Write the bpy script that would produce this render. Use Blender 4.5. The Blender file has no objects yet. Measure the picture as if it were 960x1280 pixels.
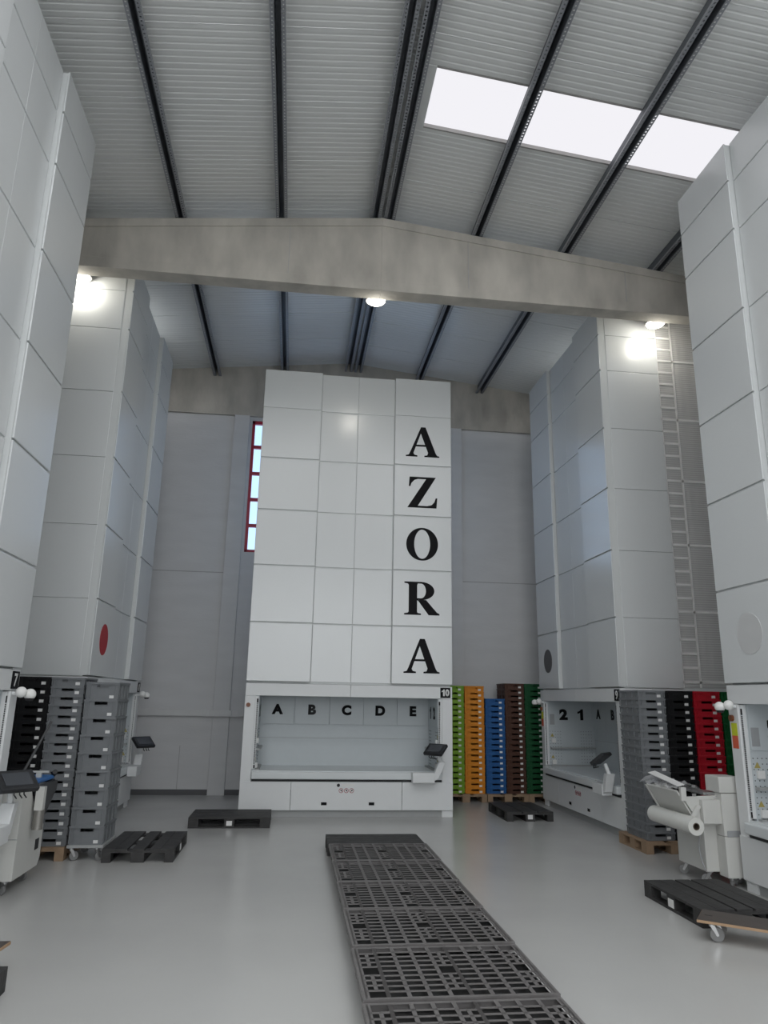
import bpy, bmesh, math, random
from mathutils import Vector, Matrix
random.seed(7)
S = bpy.context.scene
COL = S.collection

# ------------------------------------------------------------------ camera
F_PX, YAW, PITCH, ROLL, CAM_H = 901.26, 0.119015, 0.252839, 0.018443, 1.85
cy, sy, cp, sp, cr, sr = (math.cos(YAW), math.sin(YAW), math.cos(PITCH), math.sin(PITCH), math.cos(ROLL), math.sin(ROLL))
fwd = Vector((sy * cp, cy * cp, sp)); rgt = Vector((cy, -sy, 0)); upv = rgt.cross(fwd)
cx_ = rgt * cr + upv * sr; cu_ = upv * cr - rgt * sr
cam = bpy.data.objects.new('camera', bpy.data.cameras.new('camera')); COL.objects.link(cam)
cam.matrix_world = Matrix(((cx_.x, cu_.x, -fwd.x, 0), (cx_.y, cu_.y, -fwd.y, 0), (cx_.z, cu_.z, -fwd.z, CAM_H), (0, 0, 0, 1)))
cam.data.sensor_fit = 'VERTICAL'; cam.data.sensor_height = 36; cam.data.lens = F_PX / 1280 * 36
cam.data.clip_end = 200
S.camera = cam

# ------------------------------------------------------------------ world, lights, exposure
W = bpy.data.worlds.new('sky'); S.world = W; W.use_nodes = True
wn = W.node_tree.nodes; wl = W.node_tree.links
bg = wn['Background']
tc = wn.new('ShaderNodeTexCoord'); sep = wn.new('ShaderNodeSeparateXYZ'); ramp = wn.new('ShaderNodeValToRGB')
wl.new(tc.outputs['Generated'], sep.inputs[0]); wl.new(sep.outputs[2], ramp.inputs[0]); wl.new(ramp.outputs[0], bg.inputs[0])
ramp.color_ramp.elements[0].position = 0.0; ramp.color_ramp.elements[0].color = (0.50, 0.71, 1.0, 1)
ramp.color_ramp.elements[1].position = 0.6; ramp.color_ramp.elements[1].color = (0.36, 0.58, 0.92, 1)
bg.inputs[1].default_value = 1.75
SKYLIGHT = 0.93          # glow of the translucent roof sheet in view
ADDED_STRIP_GLOW = 6.0     # glow of roof strips added out of view to brighten the hall
LAMP_W = 14.0
ADDED_FRONT_GLOW = 3.2      # glow of the panels added behind the camera for more light
S.view_settings.view_transform = 'Standard'; S.view_settings.look = 'None'
S.view_settings.gamma = 1.0; S.view_settings.use_curve_mapping = False
S.view_settings.exposure = 0.0
S.cycles.max_bounces = 8; S.cycles.diffuse_bounces = 5; S.cycles.transparent_max_bounces = 16
S.cycles.use_denoising = True
S.cycles.sample_clamp_indirect = 4.0

def area_light(name, loc, rot, sx, sy_, power, color, portal=False):
    l = bpy.data.lights.new(name, 'AREA'); l.shape = 'RECTANGLE'; l.size = sx; l.size_y = sy_
    l.energy = power; l.color = color
    if portal: l.cycles.is_portal = True
    o = bpy.data.objects.new(name, l); o.location = loc; o.rotation_euler = rot; COL.objects.link(o)
    return o
# daylight enters through the tall window in the back wall (portal only guides sampling of the sky)
area_light('window_portal', (1.03, 15.3, 6.2), (math.radians(-90), 0, 0), 4.4, 3.0, 1, (1, 1, 1), True)

# ------------------------------------------------------------------ materials
def lin(c):
    return tuple(((v / 255) / 12.92 if v / 255 <= 0.04045 else ((v / 255 + 0.055) / 1.055) ** 2.4) for v in c)
def mat(name, rgb, rough=0.5, metal=0.0, spec=0.5, noise=0.0, nscale=8.0, bump=0.0, bscale=40.0, rvar=0.0, stretch=(1, 1, 1), detail=4.0):
    m = bpy.data.materials.new(name); m.use_nodes = True
    nt = m.node_tree; b = nt.nodes['Principled BSDF']
    c = rgb
    b.inputs['Base Color'].default_value = (*c, 1); b.inputs['Roughness'].default_value = rough
    b.inputs['Metallic'].default_value = metal; b.inputs['Specular IOR Level'].default_value = spec
    co = nt.nodes.new('ShaderNodeTexCoord'); mp = nt.nodes.new('ShaderNodeMapping')
    mp.inputs['Scale'].default_value = stretch
    nt.links.new(co.outputs['Object'], mp.inputs[0])
    if noise or rvar:
        n = nt.nodes.new('ShaderNodeTexNoise'); n.inputs['Scale'].default_value = nscale; n.inputs['Detail'].default_value = detail
        nt.links.new(mp.outputs[0], n.inputs['Vector'])
        if noise:
            r = nt.nodes.new('ShaderNodeMix'); r.data_type = 'RGBA'
            r.inputs[6].default_value = (*[max(0, v * (1 - noise)) for v in c], 1)
            r.inputs[7].default_value = (*[min(1, v * (1 + noise)) for v in c], 1)
            nt.links.new(n.outputs['Fac'], r.inputs[0]); nt.links.new(r.outputs[2], b.inputs['Base Color'])
        if rvar:
            mr = nt.nodes.new('ShaderNodeMapRange'); mr.inputs['To Min'].default_value = max(0.02, rough - rvar); mr.inputs['To Max'].default_value = rough + rvar
            nt.links.new(n.outputs['Fac'], mr.inputs['Value']); nt.links.new(mr.outputs[0], b.inputs['Roughness'])
    if bump:
        n2 = nt.nodes.new('ShaderNodeTexNoise'); n2.inputs['Scale'].default_value = bscale; n2.inputs['Detail'].default_value = 3
        nt.links.new(mp.outputs[0], n2.inputs['Vector'])
        bp = nt.nodes.new('ShaderNodeBump'); bp.inputs['Strength'].default_value = bump; bp.inputs['Distance'].default_value = 0.02
        nt.links.new(n2.outputs['Fac'], bp.inputs['Height']); nt.links.new(bp.outputs[0], b.inputs['Normal'])
    return m
def glow(name, rgb, s):
    m = bpy.data.materials.new(name); m.use_nodes = True; nt = m.node_tree
    nt.nodes.remove(nt.nodes['Principled BSDF']); e = nt.nodes.new('ShaderNodeEmission')
    e.inputs[0].default_value = (*rgb, 1); e.inputs[1].default_value = s
    nt.links.new(e.outputs[0], nt.nodes['Material Output'].inputs[0]); return m
def sheer(name, rgb, clear, rough=0.1, waves=0.0):
    m = bpy.data.materials.new(name); m.use_nodes = True; nt = m.node_tree
    b = nt.nodes['Principled BSDF']; b.inputs['Base Color'].default_value = (*rgb, 1); b.inputs['Roughness'].default_value = rough
    t = nt.nodes.new('ShaderNodeBsdfTransparent'); mx = nt.nodes.new('ShaderNodeMixShader'); mx.inputs[0].default_value = 1 - clear
    nt.links.new(t.outputs[0], mx.inputs[1]); nt.links.new(b.outputs[0], mx.inputs[2])
    nt.links.new(mx.outputs[0], nt.nodes['Material Output'].inputs[0])
    if waves:
        co = nt.nodes.new('ShaderNodeTexCoord'); w = nt.nodes.new('ShaderNodeTexWave'); w.bands_direction = 'Z'
        w.inputs['Scale'].default_value = waves; nt.links.new(co.outputs['Object'], w.inputs['Vector'])
        mr = nt.nodes.new('ShaderNodeMapRange'); mr.inputs['To Min'].default_value = 1 - clear - 0.07; mr.inputs['To Max'].default_value = 1 - clear + 0.07
        nt.links.new(w.outputs['Fac'], mr.inputs['Value']); nt.links.new(mr.outputs[0], mx.inputs[0])
    return m
M = {}
M['panel'] = mat('white enamelled panel', (0.655, 0.675, 0.68), 0.24, spec=0.85, bump=0.02, bscale=25)
M['shell'] = mat('white carcass sheet', (0.62, 0.64, 0.64), 0.5, noise=0.02)
M['cabinet'] = mat('white cabinet steel', (0.72, 0.735, 0.74), 0.38, noise=0.02)
M['inner'] = mat('pale interior steel', (0.52, 0.56, 0.58), 0.4, noise=0.03)
M['ledge'] = mat('light worktop steel', (0.66, 0.69, 0.70), 0.32, noise=0.02)
M['plinth'] = mat('grey plinth', (0.36, 0.37, 0.37), 0.5, noise=0.05)
M['black'] = mat('black vinyl', (0.006, 0.006, 0.007), 0.6, spec=0.15, noise=0.1)
M['greyletter'] = mat('dark grey vinyl', (0.035, 0.035, 0.037), 0.6, spec=0.2, noise=0.1)
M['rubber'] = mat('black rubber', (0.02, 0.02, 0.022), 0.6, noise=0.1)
M['monitor'] = mat('black monitor plastic', (0.022, 0.023, 0.026), 0.45, noise=0.1)
M['screen'] = mat('dark grey screen glass', (0.075, 0.08, 0.09), 0.18, noise=0.05)
M['bulb'] = mat('white lamp plastic', (0.8, 0.8, 0.78), 0.35, noise=0.02)
M['floor'] = mat('grey epoxy floor', (0.49, 0.49, 0.48), 0.24, spec=0.4, noise=0.08, nscale=0.7, bump=0.012, bscale=6, rvar=0.07, detail=8)
M['wall'] = mat('painted concrete wall', (0.60, 0.60, 0.605), 0.7, noise=0.09, nscale=1.2, bump=0.12, bscale=9, stretch=(1, 1, 4), detail=6)
M['wallseam'] = mat('wall seam', (0.36, 0.36, 0.36), 0.8, noise=0.1)
M['skirt'] = mat('dark grey skirting', (0.10, 0.10, 0.105), 0.6, noise=0.1)
M['trunk'] = mat('grey cable trunk', (0.6, 0.6, 0.6), 0.5, noise=0.05)
M['concrete'] = mat('raw concrete', (0.44, 0.415, 0.37), 0.85, noise=0.5, nscale=2.6, bump=0.2, bscale=14, detail=10, stretch=(1, 1, .45))
M['roof'] = mat('grey coated roof sheet', (0.66, 0.67, 0.66), 0.30, spec=0.9, noise=0.03, nscale=2)
M['flash'] = mat('galvanised flashing', (0.36, 0.35, 0.34), 0.5, metal=0.3, noise=0.06)
M['galv'] = mat('galvanised steel', (0.34, 0.35, 0.37), 0.45, metal=0.4, noise=0.12, nscale=12)
M['galvdark'] = mat('dark galvanised steel', (0.13, 0.14, 0.155), 0.5, metal=0.3, noise=0.15, nscale=12)
M['red'] = mat('red window paint', (0.42, 0.018, 0.05), 0.45, noise=0.1)
M['glass'] = sheer('window glass', (0.8, 0.9, 0.95), 0.93, 0.03)
M['skylight'] = glow('translucent roof sheet', (0.965, 0.955, 1.0), SKYLIGHT)
M['added_strip'] = glow('added roof glow strip out of view', (0.98, 0.99, 1.0), ADDED_STRIP_GLOW)
M['front_glow'] = glow('added glow panel behind the camera', (0.95, 0.98, 1.0), ADDED_FRONT_GLOW)
M['led'] = glow('led lens', (1.0, 0.97, 0.86), 9.0)
M['poly'] = sheer('twin wall sheet', (0.85, 0.84, 0.83), 0.62, 0.25, waves=9.0)
M['polybar'] = mat('white frame bar', (0.80, 0.79, 0.78), 0.4, noise=0.02)
M['slot_shade_black'] = mat('near-black slot shade', (0.012, 0.012, 0.012), 0.6, noise=0.1)  # near-black colour standing in for shade under the pallet slots
M['plastic_pallet'] = mat('black recycled plastic', (0.15, 0.142, 0.14), 0.5, noise=0.3, nscale=7, bump=0.1, bscale=60)
M['black_wood'] = mat('black stained wood', (0.034, 0.033, 0.033), 0.62, noise=0.85, nscale=7, bump=0.25, bscale=30, stretch=(1, 1, 1))
M['raw_wood'] = mat('raw pine', (0.30, 0.205, 0.13), 0.7, noise=0.3, nscale=8, bump=0.15, bscale=40)
M['ply'] = mat('brown phenolic ply', (0.075, 0.062, 0.055), 0.5, noise=0.25, nscale=10, bump=0.1, bscale=80)
M['plyedge'] = mat('ply edge', (0.42, 0.28, 0.17), 0.7, noise=0.2)
M['castor'] = mat('grey castor tyre', (0.22, 0.22, 0.22), 0.5, noise=0.08)
M['chrome'] = mat('zinc plated steel', (0.55, 0.55, 0.55), 0.3, metal=0.9, noise=0.05)
M['label'] = mat('white paper label', (0.74, 0.74, 0.73), 0.6, noise=0.03)
M['paper_grey'] = mat('grey notice', (0.34, 0.35, 0.36), 0.6, noise=0.1)
M['machine'] = mat('warm white machine enamel', (0.60, 0.60, 0.575), 0.4, noise=0.03)
M['machine_dark'] = mat('plain grey plate', (0.33, 0.33, 0.33), 0.4, noise=0.05)  # plain mid grey for the clamp plate
M['film'] = mat('milky plastic film roll', (0.70, 0.70, 0.665), 0.22, noise=0.04, nscale=20)
M['core'] = mat('cardboard core', (0.10, 0.075, 0.055), 0.8, noise=0.1)
M['clear'] = sheer('clear plastic bag', (0.75, 0.76, 0.78), 0.6, 0.12)
M['blue_belt'] = mat('blue belt', (0.035, 0.16, 0.44), 0.45, noise=0.06)
M['charcoal'] = mat('charcoal plate', (0.05, 0.052, 0.055), 0.5, noise=0.1)
M['motor'] = mat('brushed motor grey', (0.30, 0.29, 0.27), 0.35, metal=0.6, noise=0.1)
M['warn'] = mat('dull yellow sign', (0.40, 0.33, 0.10), 0.5, noise=0.05)
M['yellow'] = mat('yellow sticker', (0.55, 0.60, 0.02), 0.5, noise=0.05)
M['orange_st'] = mat('orange sticker', (0.62, 0.11, 0.05), 0.5, noise=0.05)
M['brown_btn'] = mat('amber button', (0.20, 0.06, 0.02), 0.35, noise=0.1)
M['red_dot'] = mat('red vinyl dot', (0.40, 0.012, 0.022), 0.5, noise=0.04)
M['grey_dot'] = mat('grey vinyl dot', (0.085, 0.085, 0.088), 0.5, noise=0.06)
M['white_dot'] = mat('pale grey vinyl dot', (0.60, 0.605, 0.605), 0.5, noise=0.02)
M['sign_red'] = mat('red pictogram ink', (0.35, 0.03, 0.04), 0.5, noise=0.05)
CR = dict(grey=(0.185, 0.195, 0.205), black=(0.010, 0.010, 0.011), red=(0.46, 0.012, 0.026), green=(0.008, 0.115, 0.032),
          lime=(0.19, 0.36, 0.02), orange=(0.66, 0.24, 0.012), blue=(0.016, 0.10, 0.29), brown=(0.075, 0.032, 0.02), dark_green=(0.006, 0.075, 0.025), maroon=(0.16, 0.010, 0.014))
for k, v in CR.items(): M['crate_' + k] = mat(k + ' crate plastic', v, 0.45, spec=0.3, noise=0.08, nscale=20)

# purlin steel with a row of punched holes in its flanges
def punched():
    m = mat('punched galvanised flange', (0.26, 0.27, 0.29), 0.5, metal=0.3, noise=0.1, nscale=12)
    nt = m.node_tree; b = nt.nodes['Principled BSDF']
    co = nt.nodes.new('ShaderNodeTexCoord'); sp_ = nt.nodes.new('ShaderNodeSeparateXYZ'); nt.links.new(co.outputs['Object'], sp_.inputs[0])
    def mth(op, a, b_=None):
        n = nt.nodes.new('ShaderNodeMath'); n.operation = op
        for i, v in enumerate((a, b_)):
            if v is None: continue
            if isinstance(v, (int, float)): n.inputs[i].default_value = v
            else: nt.links.new(v, n.inputs[i])
        return n.outputs[0]
    fy = mth('SUBTRACT', mth('FRACT', mth('DIVIDE', sp_.outputs[1], 0.05)), 0.5)
    fy = mth('MULTIPLY', fy, 0.05)
    fx = mth('SUBTRACT', mth('ABSOLUTE', sp_.outputs[0]), 0.06)
    d = mth('ADD', mth('MULTIPLY', fy, fy), mth('MULTIPLY', fx, fx))
    hole = mth('LESS_THAN', d, 0.011 ** 2)
    t = nt.nodes.new('ShaderNodeBsdfTransparent'); mx = nt.nodes.new('ShaderNodeMixShader')
    nt.links.new(hole, mx.inputs[0]); nt.links.new(b.outputs[0], mx.inputs[1]); nt.links.new(t.outputs[0], mx.inputs[2])
    nt.links.new(mx.outputs[0], nt.nodes['Material Output'].inputs[0])
    return m
M['punched'] = punched()

# ------------------------------------------------------------------ mesh helpers
class MB:
    def __init__(s): s.v = []; s.f = []
    def add(s, vs, fs):
        o = len(s.v); s.v += [tuple(v) for v in vs]; s.f += [tuple(i + o for i in f) for f in fs]; return s
    def box(s, x0, x1, y0, y1, z0, z1):
        return s.add([(x0, y0, z0), (x1, y0, z0), (x1, y1, z0), (x0, y1, z0), (x0, y0, z1), (x1, y0, z1), (x1, y1, z1), (x0, y1, z1)],
                     [(0, 3, 2, 1), (4, 5, 6, 7), (0, 1, 5, 4), (1, 2, 6, 5), (2, 3, 7, 6), (3, 0, 4, 7)])
    def cyl(s, a, b, r, n=16, r2=None, caps=True):
        a = Vector(a); b = Vector(b); d = (b - a).normalized(); r2 = r if r2 is None else r2
        u = d.orthogonal().normalized(); w = d.cross(u)
        vs = [a + (u * math.cos(t) + w * math.sin(t)) * r for t in [2 * math.pi * i / n for i in range(n)]]
        vs += [b + (u * math.cos(t) + w * math.sin(t)) * r2 for t in [2 * math.pi * i / n for i in range(n)]]
        fs = [(i, (i + 1) % n, n + (i + 1) % n, n + i) for i in range(n)]
        if caps: fs += [tuple(range(n - 1, -1, -1)), tuple(range(n, 2 * n))]
        return s.add(vs, fs)
    def tube(s, a, b, r, ri, n=24):
        a = Vector(a); b = Vector(b); d = (b - a).normalized(); u = d.orthogonal().normalized(); w = d.cross(u)
        vs = []
        for p, q in ((a, r), (b, r), (b, ri), (a, ri)):
            vs += [p + (u * math.cos(2 * math.pi * i / n) + w * math.sin(2 * math.pi * i / n)) * q for i in range(n)]
        fs = []
        for k in range(4):
            k2 = (k + 1) % 4
            fs += [(k * n + i, k * n + (i + 1) % n, k2 * n + (i + 1) % n, k2 * n + i) for i in range(n)]
        return s.add(vs, fs)
    def path(s, pts, r, n=8):
        for a, b in zip(pts, pts[1:]): s.cyl(a, b, r, n)
        return s
    def prism(s, poly, y0, y1):          # polygon in x,z extruded along y
        n = len(poly)
        vs = [(x, y0, z) for x, z in poly] + [(x, y1, z) for x, z in poly]
        fs = [tuple(range(n)), tuple(range(2 * n - 1, n - 1, -1))] + [(i, n + i, n + (i + 1) % n, (i + 1) % n) for i in range(n)]
        return s.add(vs, fs)
    def prism_x(s, poly, x0, x1):        # polygon in y,z extruded along x
        n = len(poly)
        vs = [(x0, y, z) for y, z in poly] + [(x1, y, z) for y, z in poly]
        fs = [tuple(range(n)), tuple(range(2 * n - 1, n - 1, -1))] + [(i, n + i, n + (i + 1) % n, (i + 1) % n) for i in range(n)]
        return s.add(vs, fs)
    def prism_z(s, poly, z0, z1):
        n = len(poly)
        vs = [(x, y, z0) for x, y in poly] + [(x, y, z1) for x, y in poly]
        fs = [tuple(range(n)), tuple(range(2 * n - 1, n - 1, -1))] + [(i, n + i, n + (i + 1) % n, (i + 1) % n) for i in range(n)]
        return s.add(vs, fs)
    def sphere(s, c, r, n=16, m=10, sq=(1, 1, 1)):
        c = Vector(c); vs = [c + Vector((0, 0, r * sq[2]))]
        for j in range(1, m):
            p = math.pi * j / m
            vs += [c + Vector((r * sq[0] * math.sin(p) * math.cos(2 * math.pi * i / n), r * sq[1] * math.sin(p) * math.sin(2 * math.pi * i / n), r * sq[2] * math.cos(p))) for i in range(n)]
        vs.append(c - Vector((0, 0, r * sq[2]))); fs = [(0, 1 + i, 1 + (i + 1) % n) for i in range(n)]
        for j in range(m - 2):
            fs += [(1 + j * n + i, 1 + (j + 1) * n + i, 1 + (j + 1) * n + (i + 1) % n, 1 + j * n + (i + 1) % n) for i in range(n)]
        l = len(vs) - 1; fs += [(l, 1 + (m - 2) * n + (i + 1) % n, 1 + (m - 2) * n + i) for i in range(n)]
        return s.add(vs, fs)
    def build(s, name, material, parent=None, bevel=0.0, smooth=False, loc=None, rot=None, segs=2, mtx=None):
        me = bpy.data.meshes.new(name); me.from_pydata(s.v, [], s.f); 
        bm = bmesh.new(); bm.from_mesh(me); bmesh.ops.recalc_face_normals(bm, faces=bm.faces)
        if mtx is not None: bmesh.ops.transform(bm, matrix=mtx, verts=bm.verts)
        if bevel:
            es = [e for e in bm.edges if len(e.link_faces) == 2 and e.calc_face_angle(0) > 0.6]
            bmesh.ops.bevel(bm, geom=es, offset=bevel, segments=segs, affect='EDGES', profile=0.6, clamp_overlap=True)
        bm.to_mesh(me); bm.free()
        if smooth:
            for p in me.polygons: p.use_smooth = True
            me.set_sharp_from_angle(angle=math.radians(38))
        me.materials.append(material)
        o = bpy.data.objects.new(name, me); COL.objects.link(o)
        if parent is not None: o.parent = parent
        if loc: o.location = loc
        if rot: o.rotation_euler = rot
        return o
def tag(o, label, cat, group=None):
    o['label'] = label; o['category'] = cat
    if group: o['group'] = group
    return o
def thing(name, label, cat, loc=(0, 0, 0), rz=0.0, group=None):
    o = bpy.data.objects.new(name, None); COL.objects.link(o); o.location = loc; o.rotation_euler = (0, 0, rz)
    o.empty_display_size = 0.1
    return tag(o, label, cat, group)
def struct(o, label=None):
    o['kind'] = 'structure'
    if label: o['label'] = label
    return o
def text_mesh(txt, height, bold=0.0):
    cu = bpy.data.curves.new('lettering', 'FONT'); cu.body = txt; cu.size = 1.0; cu.offset = bold; cu.extrude = 0.0
    cu.align_x = 'CENTER'; cu.resolution_u = 6
    o = bpy.data.objects.new('lettering', cu); COL.objects.link(o)
    dg = bpy.context.evaluated_depsgraph_get(); me = bpy.data.meshes.new_from_object(o.evaluated_get(dg))
    bpy.data.objects.remove(o); bpy.data.curves.remove(cu)
    xs = [v.co.x for v in me.vertices]; ys = [v.co.y for v in me.vertices]
    k = height / (max(ys) - min(ys)); mx = (max(xs) + min(xs)) / 2; my = (max(ys) + min(ys)) / 2
    for v in me.vertices: v.co = ((v.co.x - mx) * k, 0.0, (v.co.y - my) * k)
    return me
def digit_one(name, height, material, parent, loc, rz=0.0, sx=1.0):
    P = [(-.02, -.5), (.24, -.5), (.24, .5), (.05, .5), (.02, .42), (-.08, .33), (-.24, .27), (-.24, .08), (-.10, .13), (-.02, .19)]
    return MB().prism([(x * height * sx, z * height) for x, z in P], -.002, 0).build(name, material, parent, loc=loc, rot=(0, 0, rz))
def text(name, txt, height, material, parent, loc, rz=0.0, bold=0.03, sx=1.0, depth=0.002):
    """flat vinyl lettering standing upright in local x,z facing -y"""
    me = text_mesh(txt, height, bold); bm = bmesh.new(); bm.from_mesh(me)
    for v in bm.verts: v.co.x *= sx
    r = bmesh.ops.extrude_face_region(bm, geom=bm.faces[:]); 
    bmesh.ops.translate(bm, vec=(0, -depth, 0), verts=[g for g in r['geom'] if isinstance(g, bmesh.types.BMVert)])
    bmesh.ops.recalc_face_normals(bm, faces=bm.faces)
    bm.to_mesh(me); bm.free(); me.materials.clear(); me.materials.append(material); me.name = name
    o = bpy.data.objects.new(name, me); COL.objects.link(o); o.parent = parent; o.location = loc; o.rotation_euler = (0, 0, rz)
    return o

# ------------------------------------------------------------------ hall shell
AX = 1.03                                   # ridge line
XL, XR, Y0, YB = -5.2, 7.3, -8.0, 15.0
def zdeck(x): return 9.17 - 0.11 * abs(x - AX)
fl = MB().box(XL - .3, XR + .3, Y0 - .3, YB + .3, -0.2, 0).build('floor', M['floor']); struct(fl, 'grey glossy epoxy hall floor')

# back wall with the window opening
WX0, WX1, WZ0, WZ1 = -1.13, 3.2, 4.75, 7.67
def tall(m, x0, x1, y0, y1, z0):           # wall slab under the sloping roof
    xs = [x0] + ([AX] if x0 < AX < x1 else []) + [x1]
    for a, b in zip(xs, xs[1:]):
        m.prism([(a, z0), (b, z0), (b, zdeck(b) + .12), (a, zdeck(a) + .12)], y0, y1)
m = MB()
m.box(XL, WX0, YB, YB + .25, 0, 7.75).box(WX1, XR, YB, YB + .25, 0, 7.75).box(WX0, WX1, YB, YB + .25, 0, WZ0).box(WX0, WX1, YB, YB + .25, WZ1, 7.75)
struct(m.build('wall_back', M['wall']), 'grey painted concrete back wall')
m = MB(); tall(m, XL, XR, YB - .06, YB + .25, 7.75)
struct(m.build('trim_1', M['concrete']), 'dark concrete beam along the top of the back wall')
m = MB()
for z in (4.30,):
    m.box(XL, -1.51, YB - .004, YB + .01, z - .008, z + .008).box(3.47, XR, YB - .004, YB + .01, z - .008, z + .008)
m.box(-2.1, -2.09, YB - .003, YB + .01, 0.1, 0.9)
struct(m.build('trim_2', M['wallseam']), 'dark horizontal joint in the back wall')
struct(MB().box(-1.51, -1.19, YB - .09, YB, 0, 7.75).build('trim_3', M['wall'], bevel=.006), 'grey pilaster left of the tall window')
struct(MB().box(3.24, 3.50, YB - .09, YB, 0, 7.75).build('trim_4', M['wall'], bevel=.006), 'grey pilaster right of the tall window')
struct(MB().box(XL, -1.51, YB - .02, YB, 0, .10).box(-1.19, 3.24, YB - .02, YB, 0, .10).box(3.5, XR, YB - .02, YB, 0, .10).build('baseboard_back', M['skirt']), 'dark skirting along the back wall')
m = MB(); tall(m, XL, XR, Y0 - .25, Y0, 0)
struct(m.build('wall_front', M['wall']))
struct(MB().box(XL - .25, XL, Y0, YB, 0, zdeck(XL) + .1).build('wall_left', M['wall']))
struct(MB().box(XR, XR + .25, Y0, YB, 0, zdeck(XR) + .1).build('wall_right', M['wall']))

# window with red bars
wf = MB(); d0, d1 = YB + .02, YB + .10
wf.box(WX0, WX1, d0, d1, WZ0, WZ0 + .06).box(WX0, WX1, d0, d1, WZ1 - .07, WZ1).box(WX0, WX0 + .06, d0, d1, WZ0, WZ1).box(WX1 - .06, WX1, d0, d1, WZ0, WZ1)
for z in (5.33, 5.90, 6.48, 7.08): wf.box(WX0, WX1, d0 + .01, d1, z - .035, z + .035)
for x in (0.32, 1.76): wf.box(x - .03, x + .03, d0 + .01, d1, WZ0, WZ1)
wfo = struct(wf.build('window_1', M['red'], bevel=.004), 'tall window with red bars and pale blue panes')
pane = MB()
zz = [WZ0 + .06, 5.33, 5.90, 6.48, 7.08, WZ1 - .07]; xx = [WX0 + .06, .32, 1.76, WX1 - .06]
for z0, z1 in zip(zz, zz[1:]):
    for x0, x1 in zip(xx, xx[1:]):
        MB().box(x0, x1, d0 + .04, d0 + .046, z0, z1).build('pane', M['glass'], wfo)

# cable trunk on the back wall
ct = thing('cable_trunk', 'grey cable trunk running along the back wall above the skirting', 'cable trunk', (0, YB - .002, 1.51))
MB().box(XL + .01, -1.56, -.07, 0, -.06, .06).box(-1.56, -1.15, -.16, -.092, -.06, .06).box(-1.15, 3.2, -.07, 0, -.06, .06).build('channel', M['trunk'], ct, bevel=.005)
for x, a, b in ((-1.63, -.085, 0), (-1.09, -.085, 0)):
    MB().box(x - .07, x + .07, a, b, -.066, .066).build('joint_cover', M['trunk'], ct, bevel=.004)

# roof deck: trapezoid ribbed sheet, ribs across the hall
def deck(x0, x1, y0, y1):
    m = MB(); p = 0.086; n = int(round((y1 - y0) / p)); p = (y1 - y0) / n
    prof = []
    for i in range(n):
        y = y0 + i * p
        if i % 12 == 0: prof += [(y - .003, .0), (y - .002, .012), (y + .004, .012), (y + .005, 0)] if i else []
        prof += [(y + .006, 0), (y + p * .66, 0), (y + p * .74, .006), (y + p * .92, .006)]
    prof.append((y1, 0))
    for x in (x0, x1): m.v += [(x, y, zdeck(x) + h) for y, h in prof]
    k = len(prof); m.f += [(i, i + 1, k + i + 1, k + i) for i in range(k - 1)]
    return m
SK0, SK1, SKX = 6.86, 7.80, 1.36
m = deck(XL, AX, Y0, YB)
for a in (deck(AX, XR, Y0, SK0), deck(AX, XR, SK1, YB)): m.add(a.v, a.f)
m.add([(AX, SK0, zdeck(AX)), (SKX, SK0, zdeck(SKX)), (SKX, SK1, zdeck(SKX)), (AX, SK1, zdeck(AX))], [(0, 1, 2, 3)])
struct(m.build('ceiling', M['roof']), 'grey ribbed metal roof sheeting')
# outer roof skin keeps daylight out except at the skylight
m = MB()
m.add([(XL, Y0, zdeck(XL) + .14), (AX, Y0, zdeck(AX) + .14), (AX, YB, zdeck(AX) + .14), (XL, YB, zdeck(XL) + .14)], [(0, 1, 2, 3)])
m.add([(XR, Y0, zdeck(XR) + .14), (AX, Y0, zdeck(AX) + .14), (AX, YB, zdeck(AX) + .14), (XR, YB, zdeck(XR) + .14)], [(0, 1, 2, 3)])
struct(m.build('trim_5', M['roof']), 'outer roof skin')
m = MB()
m.add([(SKX, SK0, zdeck(SKX) + .05), (XR, SK0, zdeck(XR) + .05), (XR, SK1, zdeck(XR) + .05), (SKX, SK1, zdeck(SKX) + .05)], [(0, 1, 2, 3)])
struct(m.build('window_2', M['skylight']), 'bright translucent skylight strip in the right roof slope')
m = MB()
for y, s in ((SK0, -1), (SK1, 1)):
    m.prism_x([(y - .02, 0), (y + .02, 0), (y + .02, .06), (y - .02, .06)], 0, 0)
fm = MB()
for y in (SK0, SK1):
    a = (SKX, y - .012, zdeck(SKX) - .004); b = (XR, y - .012, zdeck(XR) - .004)
    fm.add([a, b, (XR, y + .012, zdeck(XR) - .004), (SKX, y + .012, zdeck(SKX) - .004), (SKX, y - .012, zdeck(SKX) + .06), (XR, y - .012, zdeck(XR) + .06), (XR, y + .012, zdeck(XR) + .06), (SKX, y + .012, zdeck(SKX) + .06)],
           [(0, 3, 2, 1), (4, 5, 6, 7), (0, 1, 5, 4), (1, 2, 6, 5), (2, 3, 7, 6), (3, 0, 4, 7)])
struct(fm.build('trim_6', M['flash']), 'flashing along the edges of the skylight')
# added glowing roof strips, unseen: rows behind the camera, two beyond the beam
k = 7
for yy, x0, x1 in [(y_, a_, b_) for y_ in (3.6, 0.4, -2.8, -6.0) for a_, b_ in ((XL + .5, AX - .4), (AX + .4, XR - .5))] + [(12.4, XL + .1, -3.15), (12.4, 5.38, XR - .1)]:
    if True:
        o = MB().add([(x0, yy, zdeck(x0) - .01), (x1, yy, zdeck(x1) - .01), (x1, yy + 1.0, zdeck(x1) - .01), (x0, yy + 1.0, zdeck(x0) - .01)], [(0, 1, 2, 3)]).build('window_%d' % (k - 4), M['added_strip'])
        struct(o); k += 1

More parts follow.
